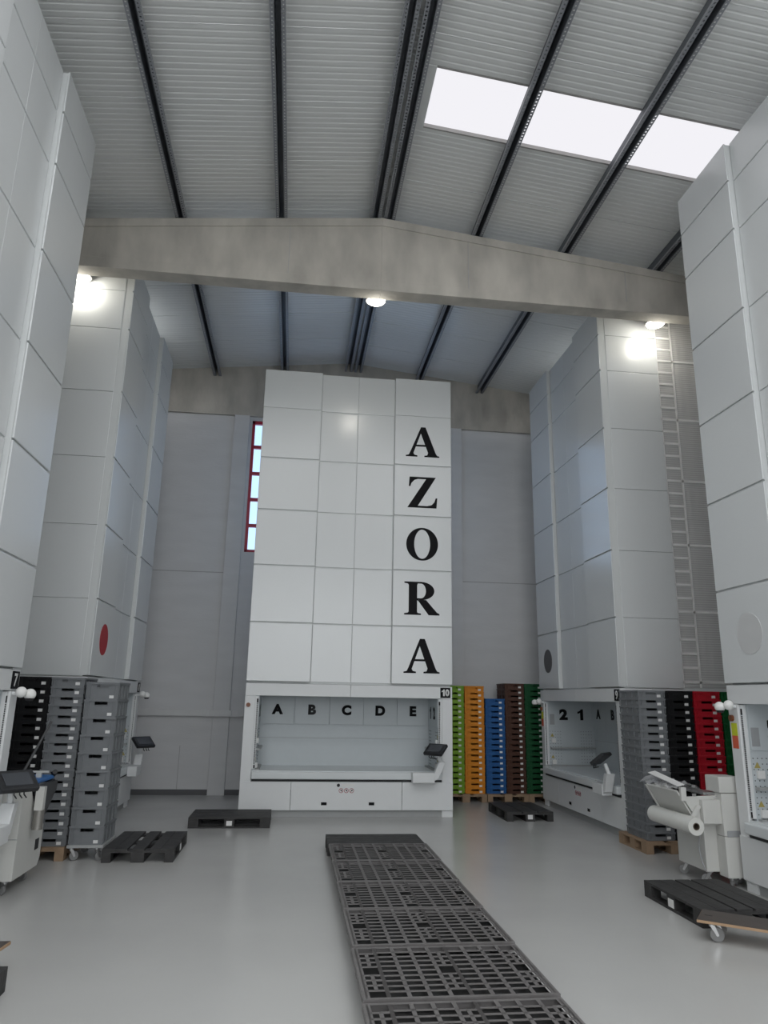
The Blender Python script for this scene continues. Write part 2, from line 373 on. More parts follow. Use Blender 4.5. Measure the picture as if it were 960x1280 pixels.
# unseen glowing panels added on the front wall to light roof and towers
for i in range(4):
    x0 = XL + .8 + i * 2.8
    struct(MB().box(x0, x0 + 2.5, Y0, Y0 + .02, 1.2, 7.2).build('window_%d' % (20 + i), M['front_glow']))

# purlins: punched hat sections along the hall
pn = 10
for x in (-4.9, -3.42, -1.95, -0.49, 0.92, 1.14, 2.51, 3.93, 5.43, 6.9):
    z = 8.97 - 0.11 * abs(x - AX)
    root = bpy.data.objects.new('trim_%d' % pn, None); COL.objects.link(root); root.location = (x, 0, z); struct(root, 'dark galvanised roof purlin'); pn += 1
    h = zdeck(x) - z - .012
    w = MB()
    w.box(-.040, -.034, Y0, YB - .06, .0, h).box(.034, .040, Y0, YB - .06, .0, h).box(-.034, .034, Y0, YB - .06, h - .006, h)
    w.build('web', M['galvdark'], root)
    f_ = MB(); f_.box(-.082, -.038, Y0, YB - .06, -.004, 0).box(.038, .082, Y0, YB - .06, -.004, 0)
    f_.build('flange', M['punched'], root)
    l_ = MB(); l_.box(-.086, -.082, Y0, YB - .06, -.004, .018).box(.082, .086, Y0, YB - .06, -.004, .018)
    l_.build('lip', M['galv'], root)

# concrete roof beam across the hall
BY0, BY1, BZ = 9.48, 9.74, 7.71
def zb(x): return 8.95 - 0.11 * abs(x - AX)
m = MB()
for a, b in ((XL, AX), (AX, XR)):
    m.prism([(a, BZ + .16), (b, BZ + .16), (b, zb(b) - .13), (a, zb(a) - .13)], BY0 + .015, BY1 - .015)
    m.prism([(a, zb(a) - .13), (b, zb(b) - .13), (b, zb(b)), (a, zb(a))], BY0, BY1)
    m.prism([(a, BZ), (b, BZ), (b, BZ + .16), (a, BZ + .16)], BY0 + .002, BY1 - .002)
struct(m.build('trim_30', M['concrete'], bevel=.006), 'grey concrete gable beam spanning the hall')
m = MB()
for x in (-.35, 2.36, 4.87): m.box(x - .004, x + .004, BY0 + .008, BY0 + .02, BZ + .16, zb(x) - .13)
struct(m.build('trim_31', M['wallseam']), 'hairline joints in the concrete beam')

# lamps under the beam
for x, lab in ((1.0, 'round white led lamp under the middle of the concrete beam'), (5.54, 'round white led lamp under the right end of the concrete beam'), (-3.38, 'round white led lamp under the left end of the concrete beam')):
    t = thing('ceiling_lamp', lab, 'lamp', (x, 9.91, 7.83), 0, 'lamps under the concrete beam')
    MB().box(-.04, .04, -.17, .05, -.008, .014).box(-.06, .06, -.17, -.155, -.008, .10).build('mount', M['flash'], t, bevel=.003)
    MB().cyl((0, 0, -.01), (0, 0, -.035), .12, 28, .16).cyl((0, 0, -.035), (0, 0, -.05), .16, 28, .155).build('housing', M['flash'], t, smooth=True)
    MB().cyl((0, 0, -.05), (0, 0, -.068), .142, 28, .125).build('lens', M['led'], t, smooth=True)
    l = bpy.data.lights.new('lamp_light', 'POINT'); l.energy = LAMP_W; l.color = (1, .96, .86); l.shadow_soft_size = .06
    lo = bpy.data.objects.new('lamp_light', l); COL.objects.link(lo); lo.parent = t; lo.location = (0, 0, -.16)

# ------------------------------------------------------------------ storage towers
def ring(m, cx, cz, r, t, y0, y1, n=28):
    return m.tube((cx, y0, cz), (cx, y1, cz), r, r - t, n)
AZ = {
 'A': [[(0, 0), (.40, 0), (.40, .045), (.30, .065), (.262, .12), (.52, .79), (.68, 1), (.52, 1), (.155, .16), (.10, .06), (0, .04)],
       [(.52, 1), (.68, 1), (1.03, .14), (1.08, .06), (1.16, .04), (1.16, 0), (.64, 0), (.64, .045), (.74, .06), (.77, .14), (.515, .79)],
       [(.33, .345), (.74, .345), (.71, .405), (.35, .405)]],
 'Z': [[(.0, 0), (1.0, 0), (1.03, .33), (.975, .33), (.93, .20), (.83, .10), (.68, .065), (.36, .065), (.0, .0)],
       [(.0, 0), (.35, .0), (.36, .065), (.98, 1.0), (.98, 1.0), (.64, .935)],
       [(.07, 1), (.98, 1), (.64, .935), (.36, .935), (.24, .90), (.14, .80), (.10, .69), (.045, .69)]],
 'R': [[(0, 0), (.52, 0), (.52, .045), (.42, .06), (.40, .10), (.40, .90), (.42, .94), (.42, 1), (0, 1), (0, .955), (.11, .94), (.14, .90), (.14, .10), (.11, .06), (0, .045)],
       [(.40, .44), (.52, .455), (.68, .455), (1.02, .08), (1.10, .045), (1.10, 0), (.76, 0), (.40, .47)]],
}
def arc(cx, cz, rx, rz, a0, a1, n=18):
    return [(cx + rx * math.cos(math.radians(a0 + (a1 - a0) * i / n)), cz + rz * math.sin(math.radians(a0 + (a1 - a0) * i / n))) for i in range(n + 1)]
def band(m, outer, inner, y0, y1):
    for i in range(len(outer) - 1):
        m.prism([outer[i], outer[i + 1], inner[i + 1], inner[i]], y0, y1)
def serif(ch, cx, z0, h, wd, parent):
    m = MB(); y0, y1 = -.003, 0.0
    k = h; sx = wd / {'A': 1.16, 'Z': 1.03, 'O': 1.06, 'R': 1.1}[ch]; x0 = cx - wd / 2
    T = lambda P: [(x0 + x * sx, z0 + z * k) for x, z in P]
    if ch == 'O':
        band(m, T(arc(.53, .5, .53, .515, 0, 360, 48)), T(arc(.53, .5, .265, .455, 0, 360, 48)), y0, y1)
    else:
        for i, P in enumerate(AZ[ch]): m.prism(T(P), y0 - .0004 * i, y1)
        if ch == 'R': band(m, T(arc(.52, .725, .42, .275, 90, -90)), T(arc(.52, .725, .155, .222, 90, -90)), y0 - .001, y1); m.box(x0 + .38 * sx, x0 + .53 * sx, y0 - .001, y1, z0 + .947 * k, z0 + k).box(x0 + .38 * sx, x0 + .53 * sx, y0 - .001, y1, z0 + .45 * k, z0 + .503 * k)
    return m.build('letter', M['black'], parent)

def tower(label, loc, rz, W, Dp, rows, number, dot=None, word=False, stems='left', monitor=True, side_sheet=False, sticker=False, band_txt=True):
    t = thing('storage_tower', label, 'storage machine', loc, rz, 'white storage towers in the hall')
    Ht = rows[-1]; cA, cB, cC = W * .303, W * .5, W * .697
    sh = MB()
    if side_sheet:
        sh.box(.02, W - .02, .085, 1.0, 2.06, Ht - .03).box(.02, W - .5, 1.0, Dp, 2.06, Ht - .03)
        sh.box(W - .5, W - .02, 1.0, Dp, 2.04, 2.075).box(W - .5, W - .02, 1.0, Dp, Ht - .06, Ht - .03)
    else: sh.box(.02, W - .02, .085, Dp, 2.06, Ht - .03)
    # front panels: outer columns stand proud of the inner ones
    g = .011
    for c0, c1, v0 in ((0, cA, 0), (cA + .004, cB, .07), (cB, cC - .004, .07), (cC, W, 0)):
        sh.box(c0 + .006, c1 - .006, v0 + .022, .13, rows[0] + g, Ht - .02)
        for a, b in zip(rows, rows[1:]):
            MB().box(c0 + .0015, c1 - .0015, v0, v0 + .02, a + g, b - g).build('front_panel', M['panel'], t, bevel=.006)
    sh.build('carcass', M['shell'], t)
    for u0, u1 in ((0.0, .022), (W - .022, W)):
        for a, b in zip(rows, rows[1:]):
            MB().box(u0, u1, .125, 1.0 if side_sheet and u0 > 1 else Dp, a + .004, b - .004).build('side_panel', M['panel'], t, bevel=.003)
    # lower station
    Z0, Z1 = .56, 1.86
    for u0, u1 in ((0, W / 2), (W / 2, W)):
        MB().box(u0 + .002, u1 - .002, .015, .5, Z1, 2.055).build('header_panel', M['cabinet'], t, bevel=.004)
    MB().box(.004, W - .004, .5, Dp, Z1 + .01, 2.055).build('header_box', M['shell'], t)
    for u0, u1 in ((0, .17), (W - .18, W)):
        MB().box(u0, u1, .015, .06, .10, Z1 - .004).build('post', M['cabinet'], t, bevel=.006)
        MB().box(u0 if u0 == 0 else W - .03, .03 if u0 == 0 else W, .061, Dp, 0, Z1).build('end_wall', M['cabinet'], t)
        MB().box(u0, u1, .03, .06, 0, .10).build('foot', M['cabinet'], t, bevel=.004)
    MB().box(.17, W - .18, .06, .5, 0.0, .105).build('plinth', M['plinth'], t)
    dcut = [.0, .235 * W, .755 * W, W]
    for a, b in zip(dcut, dcut[1:]):
        d = MB().box(a + .003, b - .003, 0.0, .03, .11, .535).build('door', M['cabinet'], t, bevel=.004)
        if b - a > 1:
            for u in (W * .39, W * .612):
                MB().box(u - .045, u + .045, -.006, 0.0, .185, .23).build('latch', M['black'], d, bevel=.003)
            pic = MB()
            for i in range(3): ring(pic, W * .468 + i * .085, .405, .036, .007, -.003, 0)
            for i, (dx, dz) in enumerate(((.02, -.02), (-.02, .02), (.018, .02))):
                u = W * .468 + i * .085
                pic.prism([(u - dx - .004, .405 - dz), (u - dx + .004, .405 - dz), (u + dx + .004, .405 + dz), (u + dx - .004, .405 + dz)], -.003, 0)
            pic.build('pictogram', M['sign_red'], d)
            pk = MB()
            for i in range(3): pk.cyl((W * .468 + i * .085 + .004, -.0035, .408), (W * .468 + i * .085 + .004, 0, .408), .012, 10)
            pk.cyl((W * .455, -.003, .485), (W * .455, 0, .485), .026, 14).build('pictogram', M['greyletter'], d)
            MB().box(W * .47, W * .53, -.0025, 0, .462, .505).build('sticker', M['label'], d)
    # worktop
    MB().box(.17, W - .18, .02, 1.0, .60, .70).build('worktop', M['ledge'], t, bevel=.006)
    MB().box(.175, W - .185, -.05, .03, .575, .685).build('worktop_edge', M['ledge'], t, bevel=.02, segs=3)
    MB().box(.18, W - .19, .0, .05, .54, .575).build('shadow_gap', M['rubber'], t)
    # recess lining
    SL, SR, VB = .22, W - .23, .95
    back = MB().box(.17, W - .18, VB + .02, VB + .05, .70, Z1).build('back_lining', M['inner'], t)
    MB().box(SL, SR, VB + .014, VB + .02, 1.155, 1.16).build('lining_joint', M['plinth'], back)
    for u0, u1 in ((.17, SL), (SR, W - .18)):
        MB().box(u0, u1, .075, VB + .02, .70, Z1).build('side_lining', M['inner'], t)
    bandv = .93
    step = (SR - SL) / 4.87
    cuts = [SL, SL + step * .97, SL + step * 1.97, SL + step * 2.95, SL + step * 3.93, SR]
    for i, (a, b) in enumerate(zip(cuts, cuts[1:])):
        bp_ = MB().box(a + .002, b - .002, bandv - .0, VB + .02, 1.39, Z1).build('letter_board', M['inner'], t, bevel=.002)
        if band_txt: text('letter', 'ABCDE'[i], .175, M['greyletter'] if i == 1 else M['black'], bp_, ((a + b) / 2, bandv - .001, 1.635), 0, .06, 1.08)
    # numbered boards on both side linings
    for s in (0, 1):
        b0 = MB().box(*((SL - .002, SL + .012) if s == 0 else (SR - .012, SR + .002)), .085, bandv, 1.39, Z1).build('number_board', M['inner'], t, bevel=.002)
        for ch, v in (('2', .37), ('1', .70)):
            if ch == '1': digit_one('digit', .20, M['black'], b0, ((SL + .013) if s == 0 else (SR - .013), v, 1.615), math.pi / 2 if s == 0 else -math.pi / 2, 1.15)
            elif s == 0: text('digit', ch, .20, M['black'], b0, (SL + .013, v, 1.615), math.pi / 2, .06, 1.2)
            else: text('digit', ch, .20, M['black'], b0, (SR - .013, v, 1.615), -math.pi / 2, .06, 1.2)
        # perforated lining and shelves
        pf = MB()
        for v in [.10 + .05 * i for i in range(5)] + [.70 + .05 * i for i in range(5)]:
            for z in [.76 + .055 * i for i in range(11)]:
                u = SL + .001 if s == 0 else SR - .001
                pf.cyl((u - .002, v, z), (u + .002, v, z), .006, 6)
        pf.build('perforation', M['greyletter'], t)
        for z in (1.03, .72):
            MB().box(*((SL, SL + .07) if s == 0 else (SR - .07, SR)), .09, VB, z - .03, z).build('side_shelf', M['plinth'], t, bevel=.003)
        for z in (1.24, .86):
            u = SL + .001 if s == 0 else SR - .004
            tr = MB().prism_x([(.105, z - .025), (.175, z - .025), (.14, z + .035)], u, u + .003).build('warning_triangle', M['warn'], t)
            MB().box(*((SL, SL + .035) if s == 0 else (SR - .035, SR)), .12, .20, z - .13, z - .05).build('sensor_box', M['label'], t, bevel=.006)
        cur_u = .205 if s == 0 else W - .215
        cb = MB().box(*((cur_u - .035, cur_u + .018) if s == 0 else (cur_u - .018, cur_u + .035)), .035, .074, .72, Z1 - .01).build('light_curtain', M['cabinet'], t, bevel=.004)
        sl = MB()
        for i in range(46): sl.box(cur_u - .012, cur_u + .010, .031, .036, .80 + i * .0205, .812 + i * .0205)
        sl.box(cur_u - .013, cur_u + .012, .031, .036, 1.745, 1.81).box(cur_u - .01, cur_u + .012, .031, .036, .73, .785)
        sl.build('sensor_slot', M['black'], cb)
    MB().box(SL + .013, SL + .015, .10, .19, 1.43, 1.62).build('notice', M['paper_grey'], t)
    # number plate
    plate = MB().box(W - .205, W - .035, .006, .015, 1.875, 2.04).build('number_plate', M['black'], t)
    if number == '10':
        digit_one('number', .11, M['label'], plate, (W - .158, .006, 1.958), 0, 1.0)
        text('number', '0', .115, M['label'], plate, (W - .088, .006, 1.958), 0, .05, .9)
    elif number: text('number', number, .125, M['label'], plate, (W - .12, .006, 1.958), 0, .03)
    # pair of round signal lamps
    if stems:
        u = .13 if stems == 'left' else W - .13
        sgn = -1 if stems == 'left' else 1
        ar = MB().path([(u, .02, 1.83), (u, -.10, 1.83)], .018).build('signal_arm', M['cabinet'], t, smooth=True)
        MB().sphere((u - .02 * sgn, -.07, 1.845), .052).build('signal_lamp', M['bulb'], ar, smooth=True)
        MB().sphere((u + .05 * sgn, -.13, 1.825), .055).build('signal_lamp', M['bulb'], ar, smooth=True)
        MB().cyl((u + .05 * sgn, -.13, 1.765), (u + .05 * sgn, -.13, 1.79), .03, 14, .045).build('lamp_base', M['rubber'], ar, smooth=True)
    MB().cyl((.06, -.012, 1.71), (.06, .015, 1.71), .034, 18).build('button', M['brown_btn'], t, smooth=True)
    if sticker:
        MB().box(.03, .13, .011, .015, 1.53, 1.66).build('yellow_sticker', M['yellow'], t)
        MB().box(.03, .13, .011, .015, 1.40, 1.53).build('orange_sticker', M['orange_st'], t)
    if dot:
        m_ = MB().cyl((.54, -.004, 2.575), (.54, 0, 2.575), .215, 40); m_.build('round_mark', M[dot], t)
    if word:
        for ch, z in zip('AZORA', (6.12, 5.16, 4.21, 3.25, 2.27)):
            serif(ch, 2.91, z, .575, {'A': .62, 'Z': .545, 'O': .57, 'R': .62}[ch], t)
    if monitor:
        mb = MB().box(W - .70, W - .34, -.20, -.05, .545, .70).build('monitor_bracket', M['cabinet'], t, bevel=.01)
        MB().prism([(W - .40, .56), (W - .28, .60), (W - .16, .86), (W - .27, .86)], -.19, -.07).build('monitor_arm', M['cabinet'], mb, bevel=.008)
        MB().path([(W - .22, -.13, .84), (W - .30, -.15, .98)], .028, 12).build('monitor_neck', M['cabinet'], mb, smooth=True)
        mo = MB().box(-.175, .175, -.02, .03, -.12, .12).build('monitor', M['monitor'], mb, bevel=.012, loc=(W - .33, -.20, 1.06), rot=(math.radians(-52), 0, math.radians(-45)))
        MB().box(-.125, .125, -.024, -.019, -.075, .08).build('screen', M['screen'], mo)
        cb = MB()
        for i in (-.05, 0, .04): cb.path([(i, .01, -.11), (i - .01, .02, -.15), (i + .02, .05, -.16), (i + .03, .07, -.11)], .006, 6)
        cb.build('cable', M['rubber'], mo)
    if side_sheet:
        # twin-wall sheet on the rear half of the near side, white bars behind it
        ss = MB().box(W - .02, W - .012, 1.0, Dp, 2.075, Ht - .06).build('side_sheet', M['poly'], t)
        bars = MB(); u0, u1 = W - .0118, W - .003
        z = 2.16; i = 0
        while z < Ht - .1:
            full = i % 5 == 0
            bars.box(u0, u1, 1.0, Dp if full else 1.26, z - .018, z + .018); z += .207; i += 1
        bars.box(u0, u1, 1.255, 1.285, 2.08, Ht - .06).box(u0, u1, 1.0, 1.012, 2.08, Ht - .06)
        bars.build('sheet_bar', M['polybar'], t)
        up = MB().box(W - .16, W - .13, 1.12, 1.17, 2.08, Ht - .06).box(W - .26, W - .22, 1.45, 1.50, 2.08, Ht - .06).box(W - .32, W - .28, 1.62, 1.66, 2.08, Ht - .06)
        up.build('inner_upright', M['polybar'], t)
        tr = MB(); z = 2.3
        while z < Ht - .2:
            tr.box(W - .49, W - .36, 1.02, Dp - .02, z, z + .03); z += .31
        tr.build('inner_tray_or_shade', M['shell'], t)
        MB().box(W - .5, W - .012, Dp - .02, Dp, 2.075, Ht - .06).build('rear_sheet', M['shell'], t)
    return t

R8 = [2.065, 3.08, 4.10, 5.085, 6.085, 7.085, 7.72, 8.24]
R10 = [2.08, 3.05, 4.02, 5.0, 5.95, 6.90, 7.65]
tower('white storage tower at the back with vertical black word AZORA on its front', (-.75, 12.3, 0), 0, 3.44, 1.15, R10, '10', word=True, stems=None)
tower('white storage tower on the right with dark grey dot, numbered 9', (4.72, 13.79, 0), -math.pi / 2, 3.51, 1.9, R8, '9', dot='grey_dot', side_sheet=True, sticker=True)
tower('white storage tower on the left with red dot on its front', (-2.65, 10.1, 0), math.pi / 2, 3.44, 1.9, R8, '8', dot='red_dot', stems='right')
tower('white storage tower at the left edge of the picture, numbered 7', (-2.65, 4.23, 0), math.pi / 2, 3.44, 1.9, R8, '7', stems='right')
tower('white storage tower at the right edge with pale grey dot and yellow sticker', (4.72, 7.63, 0), -math.pi / 2, 3.44, 1.9, R8, '', dot='white_dot', sticker=True, monitor=False)

# ------------------------------------------------------------------ crates
def crate_parts(h, w=.388, d=.59):
    b = MB(); t = .008; i = .018; r0 = h - .024
    # rim
    for (x0, x1, y0, y1) in ((0, w, 0, .02), (0, w, d - .02, d), (0, .02, .02, d - .02), (w - .02, w, .02, d - .02)): b.box(x0, x1, y0, y1, r0, h)
    # walls, front wall split round the hand hole
    hz1 = r0 - .002; hz0 = hz1 - (.029 if h < .15 else .036); hx0, hx1 = w / 2 - .072, w / 2 + .072
    b.box(i, w - i, i, i + t, .004, hz0).box(i, hx0, i, i + t, hz0, hz1).box(hx1, w - i, i, i + t, hz0, hz1).box(i, w - i, i, i + t, hz1, r0)
    b.box(i, w - i, d - i - t, d - i, .004, r0).box(i, i + t, i, d - i, .004, r0).box(w - i - t, w - i, i, d - i, .004, r0)
    b.box(i, w - i, i, d - i, .002, .010)
    # bottom rim, corner pillars and ribs
    for (x0, x1, y0, y1) in ((.012, w - .012, .012, .02), (.012, .02, .02, d - .02), (w - .02, w - .012, .02, d - .02)): b.box(x0, x1, y0, y1, 0, .012)
    for x in (.004, .05, w - .058, w - .012): b.box(x, x + .008, .006, i, .012, r0)
    for y in (.004, .06, .2, .38, d - .068, d - .012): b.box(.006, i, y, y + .008, .012, r0).box(w - i, w - .006, y, y + .008, .012, r0)
    # frame round the hand hole
    b.box(hx0 - .01, hx1 + .01, .012, i, hz0 - .006, hz0)
    lab = MB().box(w - .112, w - .054, .0155, i, .015, .049)
    return b, lab
_cm = {}
ORD = ['topmost', 'second from top', 'third from top', 'fourth from top', 'fifth from top', 'sixth from top', 'seventh from top', 'eighth from top', 'ninth from top', 'tenth from top',
       'eleventh from top', 'twelfth from top', 'thirteenth from top', 'fourteenth from top', 'fifteenth from top', 'sixteenth from top', 'seventeenth from top', 'eighteenth from top', 'nineteenth from top', 'twentieth from top']
def crate_stack(color, n, h, x, y, z, where, cname, jit=.0025):
    key = (color, h)
    if key not in _cm:
        b, l = crate_parts(h)
        bo = b.build('body', M['crate_' + color]); lo = l.build('label', M['label'])
        _cm[key] = (bo, lo, [False])
    bo, lo, used = _cm[key]
    for i in range(n):
        k = n - 1 - i
        lab = '%s crate, %s of the %s' % (cname, ORD[k], where)
        t = thing('plastic_crate', lab, 'crate', (x + random.uniform(-jit, jit), y + random.uniform(-jit, jit), z + i * h), 0, 'crates in the %s' % where)
        if not used[0]: b2, l2 = bo, lo; used[0] = True
        else:
            b2 = bo.copy(); l2 = lo.copy(); COL.objects.link(b2); COL.objects.link(l2)
        b2.parent = t; l2.parent = b2 if False else t
P = .1035
PZ = .146
crate_stack('grey', 9, .2005, -2.445, 9.24, .172, 'tall-crate stack on castors at left', 'deep grey')
crate_stack('grey', 18, .1045, -2.865, 9.30, PZ, 'flat grey stack beside the deep grey crates', 'flat grey')
crate_stack('black', 18, .1045, -3.262, 9.32, PZ, 'black stack behind the left tower post', 'black')
crate_stack('lime', 19, .1035, 2.925, 14.10, PZ, 'lime stack by the back wall', 'lime green')
crate_stack('orange', 19, .1035, 3.322, 14.10, PZ, 'orange stack by the back wall', 'orange')
crate_stack('blue', 17, .102, 3.735, 14.12, PZ, 'blue stack by the back wall', 'blue')
crate_stack('brown', 20, .1015, 4.132, 14.12, PZ, 'brown stack by the back wall', 'brown')
crate_stack('dark_green', 20, .1015, 4.527, 14.12, PZ, 'dark green stack by the back wall', 'dark green')
crate_stack('maroon', 16, .1015, 4.925, 14.12, PZ, 'maroon stack half hidden behind the right tower', 'maroon')
crate_stack('grey', 18, .104, 4.60, 9.47, PZ, 'flat grey stack in front of the right tower', 'grey')
crate_stack('black', 18, .104, 4.99, 9.47, PZ, 'black stack right of the grey one', 'black')
crate_stack('red', 18, .104, 5.388, 9.47, PZ, 'red stack behind the packing machine', 'red')
crate_stack('green', 18, .104, 5.79, 9.47, PZ, 'green stack beside the red one', 'green')

# ------------------------------------------------------------------ pallets
def pallet(label, x, y, w, l, material, along='y', group=None, tagged=None, rz=0.0, top=.145, boards=None):
    """l runs along the deck boards; along says which axis that is"""
    t = thing('pallet', label, 'pallet', (x, y, 0), rz, group)
    def bx(a0, a1, b0, b1, z0, z1):      # a across the boards, b along them
        return MB().box(a0, a1, b0, b1, z0, z1) if along == 'y' else MB().box(b0, b1, a0, a1, z0, z1)
    boards = boards or [(0, .145), (.1475, .2925 - .045), (.3275, .4725), (.5525, .6525), (.655, .80)]
    k = w / .8
    for a0, a1 in boards: bx(a0 * k, a1 * k, 0, l, top - .022, top).build('deck_board', material, t, bevel=.003)
    for b0, b1 in ((0, .145), (l / 2 - .072, l / 2 + .072), (l - .145, l)):
        bx(0, w, b0, b1, top - .044, top - .022).build('cross_board', material, t, bevel=.002)
    for a0, a1 in ((0, .10), (w / 2 - .0725, w / 2 + .0725), (w - .10, w)):
        bx(a0, a1, 0, l, 0, .022).build('bottom_board', material, t, bevel=.002)
        for b0, b1 in ((0, .145), (l / 2 - .072, l / 2 + .072), (l - .145, l)):
            bx(a0, a1, b0, b1, .022, top - .044).build('block', material, t, bevel=.002)
    if tagged == 'front': 
        c = (w / 2) if along == 'y' else l / 2
        MB().box(c - .04, c + .04, -.003, 0, .035, .10).build('label', M['label'], t)
    if tagged == 'left': MB().box(-.003, 0, l / 2 - .05, l / 2 + .05, .03, .10).build('label', M['label'], t)
    if tagged == 'right': MB().box(w, w + .003, l / 2 - .05, l / 2 + .05, .03, .10).build('label', M['label'], t)
    return t
bp = 'black wooden pallets on the floor'
BO = [(0, .15), (.152, .30), (.335, .475), (.50, .65), (.652, .80)]
pallet('black wooden pallet beside the deep grey crates on castors', -2.04, 9.16, .79, 1.12, M['black_wood'], 'y', bp, 'right', boards=[(0, .14), (.143, .275), (.33, .47), (.53, .655), (.658, .80)])
pallet('black wooden pallet at the left foot of the tower marked AZORA', -1.385, 11.36, .80, 1.16, M['black_wood'], 'x', bp, 'front', boards=[(0, .155), (.16, .31), (.32, .475), (.485, .64), (.645, .80)])
pallet('black wooden pallet in front of the brown and green crates', 3.47, 11.90, .76, 1.12, M['black_wood'], 'y', bp, 'front', boards=[(0, .20), (.203, .255), (.275, .52), (.54, .59), (.593, .80)])
pallet('black wooden pallet beside the packing machine at lower right', 3.57, 6.44, .78, 1.05, M['black_wood'], 'y', bp, 'left', boards=[(0, .155), (.157, .31), (.335, .485), (.51, .65), (.652, .80)])
pallet('black wooden pallet cut off at the lower left corner', -2.52, 4.30, .80, 1.16, M['black_wood'], 'y', bp, None)
pallet('black wooden pallet at the far end of the plastic pallet row', .52, 9.43, .60, 1.18, M['black_wood'], 'x', bp, None, boards=[(0, .19), (.2, .39), (.4, .59), (.6, .80)])
wp = 'raw wood pallets under the crate stacks'
pallet('raw wood pallet under the black and flat grey crates at left', -3.28, 9.26, .80, .80, M['raw_wood'], 'y', wp)
pallet('raw wood pallet under the lime and orange crates', 2.93, 14.04, .79, .84, M['raw_wood'], 'y', wp)
pallet('raw wood pallet under the blue and brown crates', 3.735, 14.04, .80, .84, M['raw_wood'], 'y', wp)
pallet('raw wood pallet under the dark green crates, half behind the right tower', 4.54, 14.04, .80, .84, M['raw_wood'], 'y', wp)
pallet('raw wood pallet under the grey and black crates at right', 4.55, 9.41, .80, .80, M['raw_wood'], 'y', wp)
pallet('raw wood pallet under the red and green crates', 5.375, 9.41, .80, .80, M['raw_wood'], 'y', wp)

def plastic_pallet_meshes():
    Wd, L, top = 1.19, .905, .15
    d = MB(); z0, z1 = top - .003, top
    big = [(.03, .155), (.53, .655), (1.035, 1.16)]
    colx = []
    for a, b in ((.155, .53), (.655, 1.035)):
        n = 3; w = (b - a) / n
        colx += [(a + i * w, a + (i + 1) * w) for i in range(n)]
    R = .026
    # outer frame
    d.box(0, Wd, 0, .026, z0, z1).box(0, Wd, L - .026, L, z0, z1).box(0, .03, .026, L - .026, z0, z1).box(Wd - .03, Wd, .026, L - .026, z0, z1)
    ys = [.026 + (L - .052) * i / 10 for i in range(11)]
    for a, b in colx:
        d.box(a - R / 2, a + R / 2, .026, L - .026, z0, z1)
        for y in ys[1:-1]: d.box(a, b, y - .011, y + .011, z0, z1)
    for a, b in big:
        d.box(a - R / 2, a + R / 2, .026, L - .026, z0, z1); d.box(b - R / 2, b + R / 2, .026, L - .026, z0, z1)
        # three oblong openings per column with small paired slots between
        spans = [(ys[0], ys[1] + .02), (ys[4] + .01, ys[6] - .01), (ys[9] - .02, ys[10])]
        for y0, y1 in ((spans[0][1], spans[1][0]), (spans[1][1], spans[2][0])):
            d.box((a + b) / 2 - .012, (a + b) / 2 + .012, y0, y1, z0, z1)
            for i in range(4):
                y = y0 + (y1 - y0) * i / 3; d.box(a, b, y - .012, y + .012, z0, z1)
    feet = []
    for a, b in big:
        for y0, y1 in ((.03, .13), (L / 2 - .06, L / 2 + .06), (L - .13, L - .03)):
            z0 = top - .085; f_ = MB(); f_.box(a, a + .012, y0, y1, 0, z0).box(b - .012, b, y0, y1, 0, z0).box(a + .012, b - .012, y0, y0 + .012, 0, z0).box(a + .012, b - .012, y1 - .012, y1, 0, z0).box(a + .012, b - .012, y0 + .012, y1 - .012, 0, .012)
            feet.append(f_)
    sk = MB(); z0 = top - .003
    sk.box(.0, Wd, 0, .012, z0 - .05, z0).box(0, Wd, L - .012, L, z0 - .035, z0).box(0, .012, .012, L - .012, z0 - .035, z0).box(Wd - .012, Wd, .012, L - .012, z0 - .035, z0)
    rn = MB()
    for a, b in big: rn.box(a, b, .03, L - .03, .0, .016)
    shade_sheet = MB().box(.014, Wd - .014, .014, L - .014, z0 - .050, z0 - .045)  # dark sheet added below the deck so its slots look shaded
    return d, feet, sk, shade_sheet
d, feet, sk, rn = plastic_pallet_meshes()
names = ['farthest, next to the black wooden one', 'second from the far end', 'third from the far end', 'fourth from the far end', 'fifth from the far end', 'nearest, cut off by the bottom edge']
src = None
ystart = [8.475, 7.55, 6.625, 5.695, 4.745, 3.79]
xo = [.525, .52, .515, .51, .50, .49]
for i in range(6):
    t = thing('plastic_pallet', 'black plastic grid pallet of the row, ' + names[i], 'pallet', (xo[i], ystart[i], 0), random.uniform(-.004, .004), 'plastic pallets in the row on the floor')
    if src is None:
        src = [d.build('deck', M['plastic_pallet'], t), sk.build('skirt', M['plastic_pallet'], t)]
        src += [f_.build('foot', M['plastic_pallet'], t) for f_ in feet] + [rn.build('inner_tray_or_shade', M['slot_shade_black'], t)]
    else:
        for o in src: c = o.copy(); COL.objects.link(c); c.parent = t

